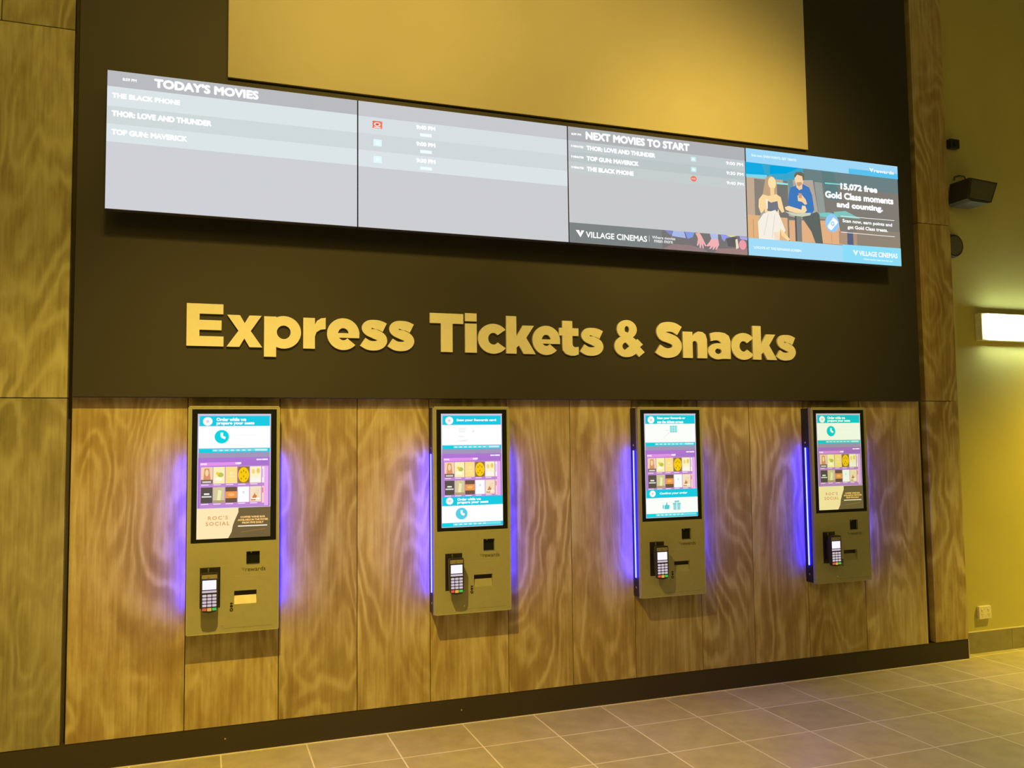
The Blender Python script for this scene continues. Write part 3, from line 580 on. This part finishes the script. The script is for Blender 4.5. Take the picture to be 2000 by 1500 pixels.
def make_kiosk(i, kind, label, tint):
    o = empty('ticket_kiosk', (KX0+KP*i+KW/2, 0, KZ)); tag(o, label, 'kiosk', 'self-service kiosks on the timber wall')
    h = KW/2; X = lambda x: x-h
    b = MB(); b.box(-h+.004, h-.004, -0.074, 0, 0.004, KH-.004, BODYM); b.build('housing', o)
    zl0, zl1 = 0.112, 0.856
    for s in (-1, 1):
        b = MB(); e = s*(h-.004)
        b.box(min(e, e+s*.004), max(e, e+s*.004), -0.040, -0.032, zl0, zl1, LED); b.build('led_strip', o)
    for zz in (0.055, 0.888):
        for s in (-1, 1):
            b = MB(); b.cyl((s*(h-.005), -0.036, zz), (s*(h-.0025), -0.036, zz), 0.006, STEEL); b.build('side_screw', o)
    b = MB()
    holes = [(X(.018), X(.420), .441, 1.096), (X(.278), X(.342), .328, .390), (X(.222), X(.328), .136, .201), (X(.062), X(.157), .125, .322)]
    plate_holes(b, -h, h, 0, KH, -0.100, -0.076, holes, FASCIA)
    b.build('front_panel', o)
    b = MB(); y0, y1 = -0.1015, -0.0995
    for q in ((-h, h, KH-.005, KH), (-h, -h+.004, 0, KH), (h-.004, h, 0, KH), (-h, h, 0, .004)): b.box(q[0], q[1], y0, y1, q[2], q[3], FEDGE)
    b.build('rim', o)
    b = MB(); b.box(X(.199), X(.376), -0.1004, -0.0998, .272, .2735, FEDGE); b.build('seam', o); b = MB(); b.box(X(.17), X(.405), -0.1004, -0.0998, .022, .0235, INK); b.build('seam', o)
    # touch screen: black glass with the lit picture just inside it
    b = MB(); b.bbox(X(.0185), X(.4195), -0.098, -0.078, .4415, 1.0955, GLASS, 0.0015, 1); ts = b.build('touch_screen', o)
    im = Image(lambda u: X(.0345+.360*u), lambda v: 1.068-.628*v, -0.0982, tint=tint, step=0.00003)
    kiosk_picture(im, kind); im.build('display', ts)
    # barcode scanner window
    b = MB(); b.box(X(.278), X(.342), -0.085, -0.078, .328, .390, GLASS); sw = b.build('scanner_window', o)
    b = MB(); b.box(X(.279), X(.341), -0.1000, -0.090, .326, .3295, STEEL); b.build('lower_lip', sw)
    b = MB(); b.cyl((X(.302), -.0853, .384), (X(.302), -.087, .384), .0035, STEEL); b.build('indicator', sw)
    im = Image(lambda u: X(u), lambda v: v, -0.1001)
    b = MB(); b.prism([(X(.256), .312), (X(.262), .312), (X(.2645), .304), (X(.267), .312), (X(.272), .312), (X(.2645), .296)], -.1004, 0, INK, front_only=True)
    vs, fs = text_mesh("rewards"); xa, xb = min(v[0] for v in vs), max(v[0] for v in vs); ya, yb = min(v[1] for v in vs), max(v[1] for v in vs)
    for dx in (-.0006, .0006): b.add([(X(.274)+(p-xa)/(xb-xa)*.096+dx, -.1004, .293+(q-ya)/(yb-ya)*.021) for p, q in vs], fs, INK)
    b.build('rewards_lettering', o)
    # receipt slot with its flap, and the small lock beside it
    b = MB(); b.box(X(.222), X(.328), -0.080, -0.078, .136, .201, BODYM); rs = b.build('receipt_slot', o)
    b = MB(); fx0, fx1 = X(.2225), X(.3275)
    b.add([(fx0, -.082, .176), (fx1, -.082, .176), (fx1, -.0985, .136), (fx0, -.0985, .136), (fx0, -.079, .176), (fx1, -.079, .176), (fx1, -.0955, .1365), (fx0, -.0955, .1365)],
          [(0, 3, 2, 1), (4, 5, 6, 7), (0, 1, 5, 4), (1, 2, 6, 5), (2, 3, 7, 6), (3, 0, 4, 7)], FLAP if kind == 'prepare' else FASCIA)
    b.build('flap', rs)
    b = MB(); lx = X(.2095); b.box(lx-.006, lx+.006, -.1006, -.0998, .137, .145, PLAST); b.cyl((lx, -.0998, .128), (lx, -.1008, .128), .0068, PLAST)
    b.cyl((lx, -.0998, .111), (lx, -.102, .111), .0078, PLAST); b.cyl((lx, -.102, .111), (lx, -.1026, .111), .0035, STEEL); b.build('keylock', o)
    b = MB(); b.cyl((X(.167), -.0998, .040), (X(.167), -.1015, .040), .0045, STEEL); b.build('indicator_stud', o)
    # payment terminal on a black cradle
    b = MB(); b.bbox(X(.0625), X(.1565), -0.100, -0.079, .1255, .3215, PLAST, .001, 1); b.box(X(.098), X(.104), -.1012, -.0995, .300, .318, STEEL)
    b.bbox(X(.078), X(.140), -0.142, -0.098, .150, .275, PLAST, .004); pt = b.build('payment_terminal', o)
    b = MB(); P = [(.0655, .295), (.070, .304), (.142, .304), (.1465, .295), (.1455, .215), (.1445, .140), (.136, .119), (.106, .114), (.077, .119), (.0685, .140), (.067, .215)]
    b.prism([(X(p), q) for p, q in P], -0.168, -0.142, plain('terminal_shell', (0.035, 0.032, 0.034), 0.3)); b.build('shell', pt)
    b = MB(); b.bbox(X(.070), X(.142), -0.171, -0.166, .276, .296, plain('terminal_cap', (0.30, 0.27, 0.2), .3), .002, 1); b.cyl((X(.101), -.171, .286), (X(.101), -.173, .286), .005, STEEL); b.build('card_slot', pt)
    b = MB(); b.box(X(.074), X(.1375), -0.1688, -0.167, .2255, .270, glow((240, 238, 255), 1.1)); b.build('readout', pt)
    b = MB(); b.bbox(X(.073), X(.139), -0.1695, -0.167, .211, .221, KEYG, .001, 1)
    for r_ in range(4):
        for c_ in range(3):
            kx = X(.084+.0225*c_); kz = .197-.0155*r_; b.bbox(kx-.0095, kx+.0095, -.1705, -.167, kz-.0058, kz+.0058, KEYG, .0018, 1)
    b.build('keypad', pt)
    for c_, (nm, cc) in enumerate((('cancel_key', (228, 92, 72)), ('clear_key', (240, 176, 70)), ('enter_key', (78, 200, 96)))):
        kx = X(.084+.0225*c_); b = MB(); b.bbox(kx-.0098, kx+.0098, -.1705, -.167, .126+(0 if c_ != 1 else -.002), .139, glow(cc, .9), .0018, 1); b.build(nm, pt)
    return o
make_kiosk(0, 'prepare', 'nearest kiosk at far left, clock picture on top and bright receipt flap', (1, 1, 1))
make_kiosk(1, 'scan', 'second kiosk from left, screen bottom showing a round clock on cyan and white', (1, 1, 1))
make_kiosk(2, 'choose', 'third kiosk from left, screen bottom showing thumb and gift icons', (.99, 1, .97))
make_kiosk(3, 'pale', 'farthest kiosk at right beside the dark gap, its screen dim and yellowish', (.94, .97, .86))

# ------------------------------------------------------------------ things on the ochre wall
WY = 0.105
o = empty('wall_light', (6.15, WY, 2.22)); tag(o, 'glowing white box light fixed on the ochre wall at the right edge', 'lamp')
b = MB(); b.bbox(-.41, .41, -.055, 0, 0, .20, plain('fixture_shell', (.82, .80, .66), .4), .006); b.build('housing', o)
b = MB(); b.bbox(-.352, .39, -.075, -.050, .010, .186, lamp_mat('fluorescent_diffuser', (0.84, 1.0, 0.72), 62), .012, 3); b.build('diffuser', o)
o = empty('power_outlet', (5.6885, WY, .281)); tag(o, 'small white double power socket low on the ochre wall above the tiled skirting', 'socket')
PW = plain('outlet_plastic', (.86, .82, .72), .35)
b = MB(); b.bbox(-.058, .058, -.022, 0, -.045, .045, PW, .004); b.build('plate', o)
for x in (-.030, .030):
    b = MB(); b.bbox(x-.007, x+.007, -.0255, -.020, .012, .028, PW, .002, 1); b.build('rocker_switch', o)
for x in (-.030, .030):
    b = MB()
    for dx, dz, an in ((-.007, .0, .5), (.007, .0, -.5), (0, -.013, 0)):
        b.box(x+dx-.0012, x+dx+.0012, -.0223, -.0215, -.012+dz-.004, -.012+dz+.004, PLAST)
    b.build('pin_slot', o)
# loudspeaker on a bracket
SPK = plain('speaker_shell', (.045, .047, .042), .5)
o = empty('wall_speaker', (5.705, WY, 3.155)); tag(o, 'black wedge-shaped loudspeaker high on the ochre wall beside the timber pilaster', 'speaker')
b = MB(); b.prism([(-.215, .04), (-.184, .193), (.078, .178), (.011, .03), (-.03, .022), (-.18, .025)], -.21, -.04, SPK); b.build('cabinet', o)
b = MB(); b.prism([(-.195, .048), (-.168, .18), (.058, .167), (0, .042)], -.2145, -.2095, plain('speaker_grille', (.12, .12, .10), .6, noise=.3, scale=220)); b.build('grille', o)
b = MB(); b.box(-.04, .04, -.012, 0, .07, .17, SPK); b.box(-.012, .012, -.05, -.01, .10, .14, SPK); b.build('bracket', o)
b = MB(); pts = [(-.13, -.03, .23), (-.11, -.015, .262), (-.06, -.012, .278), (-.02, -.02, .272), (-.015, -.03, .222)]
for p, q in zip(pts, pts[1:]): b.cyl(p, q, .004, SPK, 8)
b.build('cable', o)
o = empty('wall_sensor', (5.590, WY, 3.62)); tag(o, 'tiny black square box on the ochre wall above the loudspeaker', 'sensor')
b = MB(); b.bbox(-.044, .044, -.04, 0, .003, .072, PLAST, .006); b.build('housing', o)
b = MB(); b.cyl((0, -.04, .036), (0, -.046, .036), .018, GLASS); b.build('lens', o)
o = empty('round_speaker', (5.552, WY, 2.905)); tag(o, 'small round dark disc half hidden behind the timber pilaster, below the loudspeaker', 'speaker')
b = MB(); b.cyl((0, 0, 0), (0, -.03, 0), .088, SPK, 40, .080); b.build('body', o)
b = MB(); b.cyl((0, -.03, 0), (0, -.034, 0), .066, plain('speaker_grille', (.12, .12, .10)), 40); b.build('grille', o)
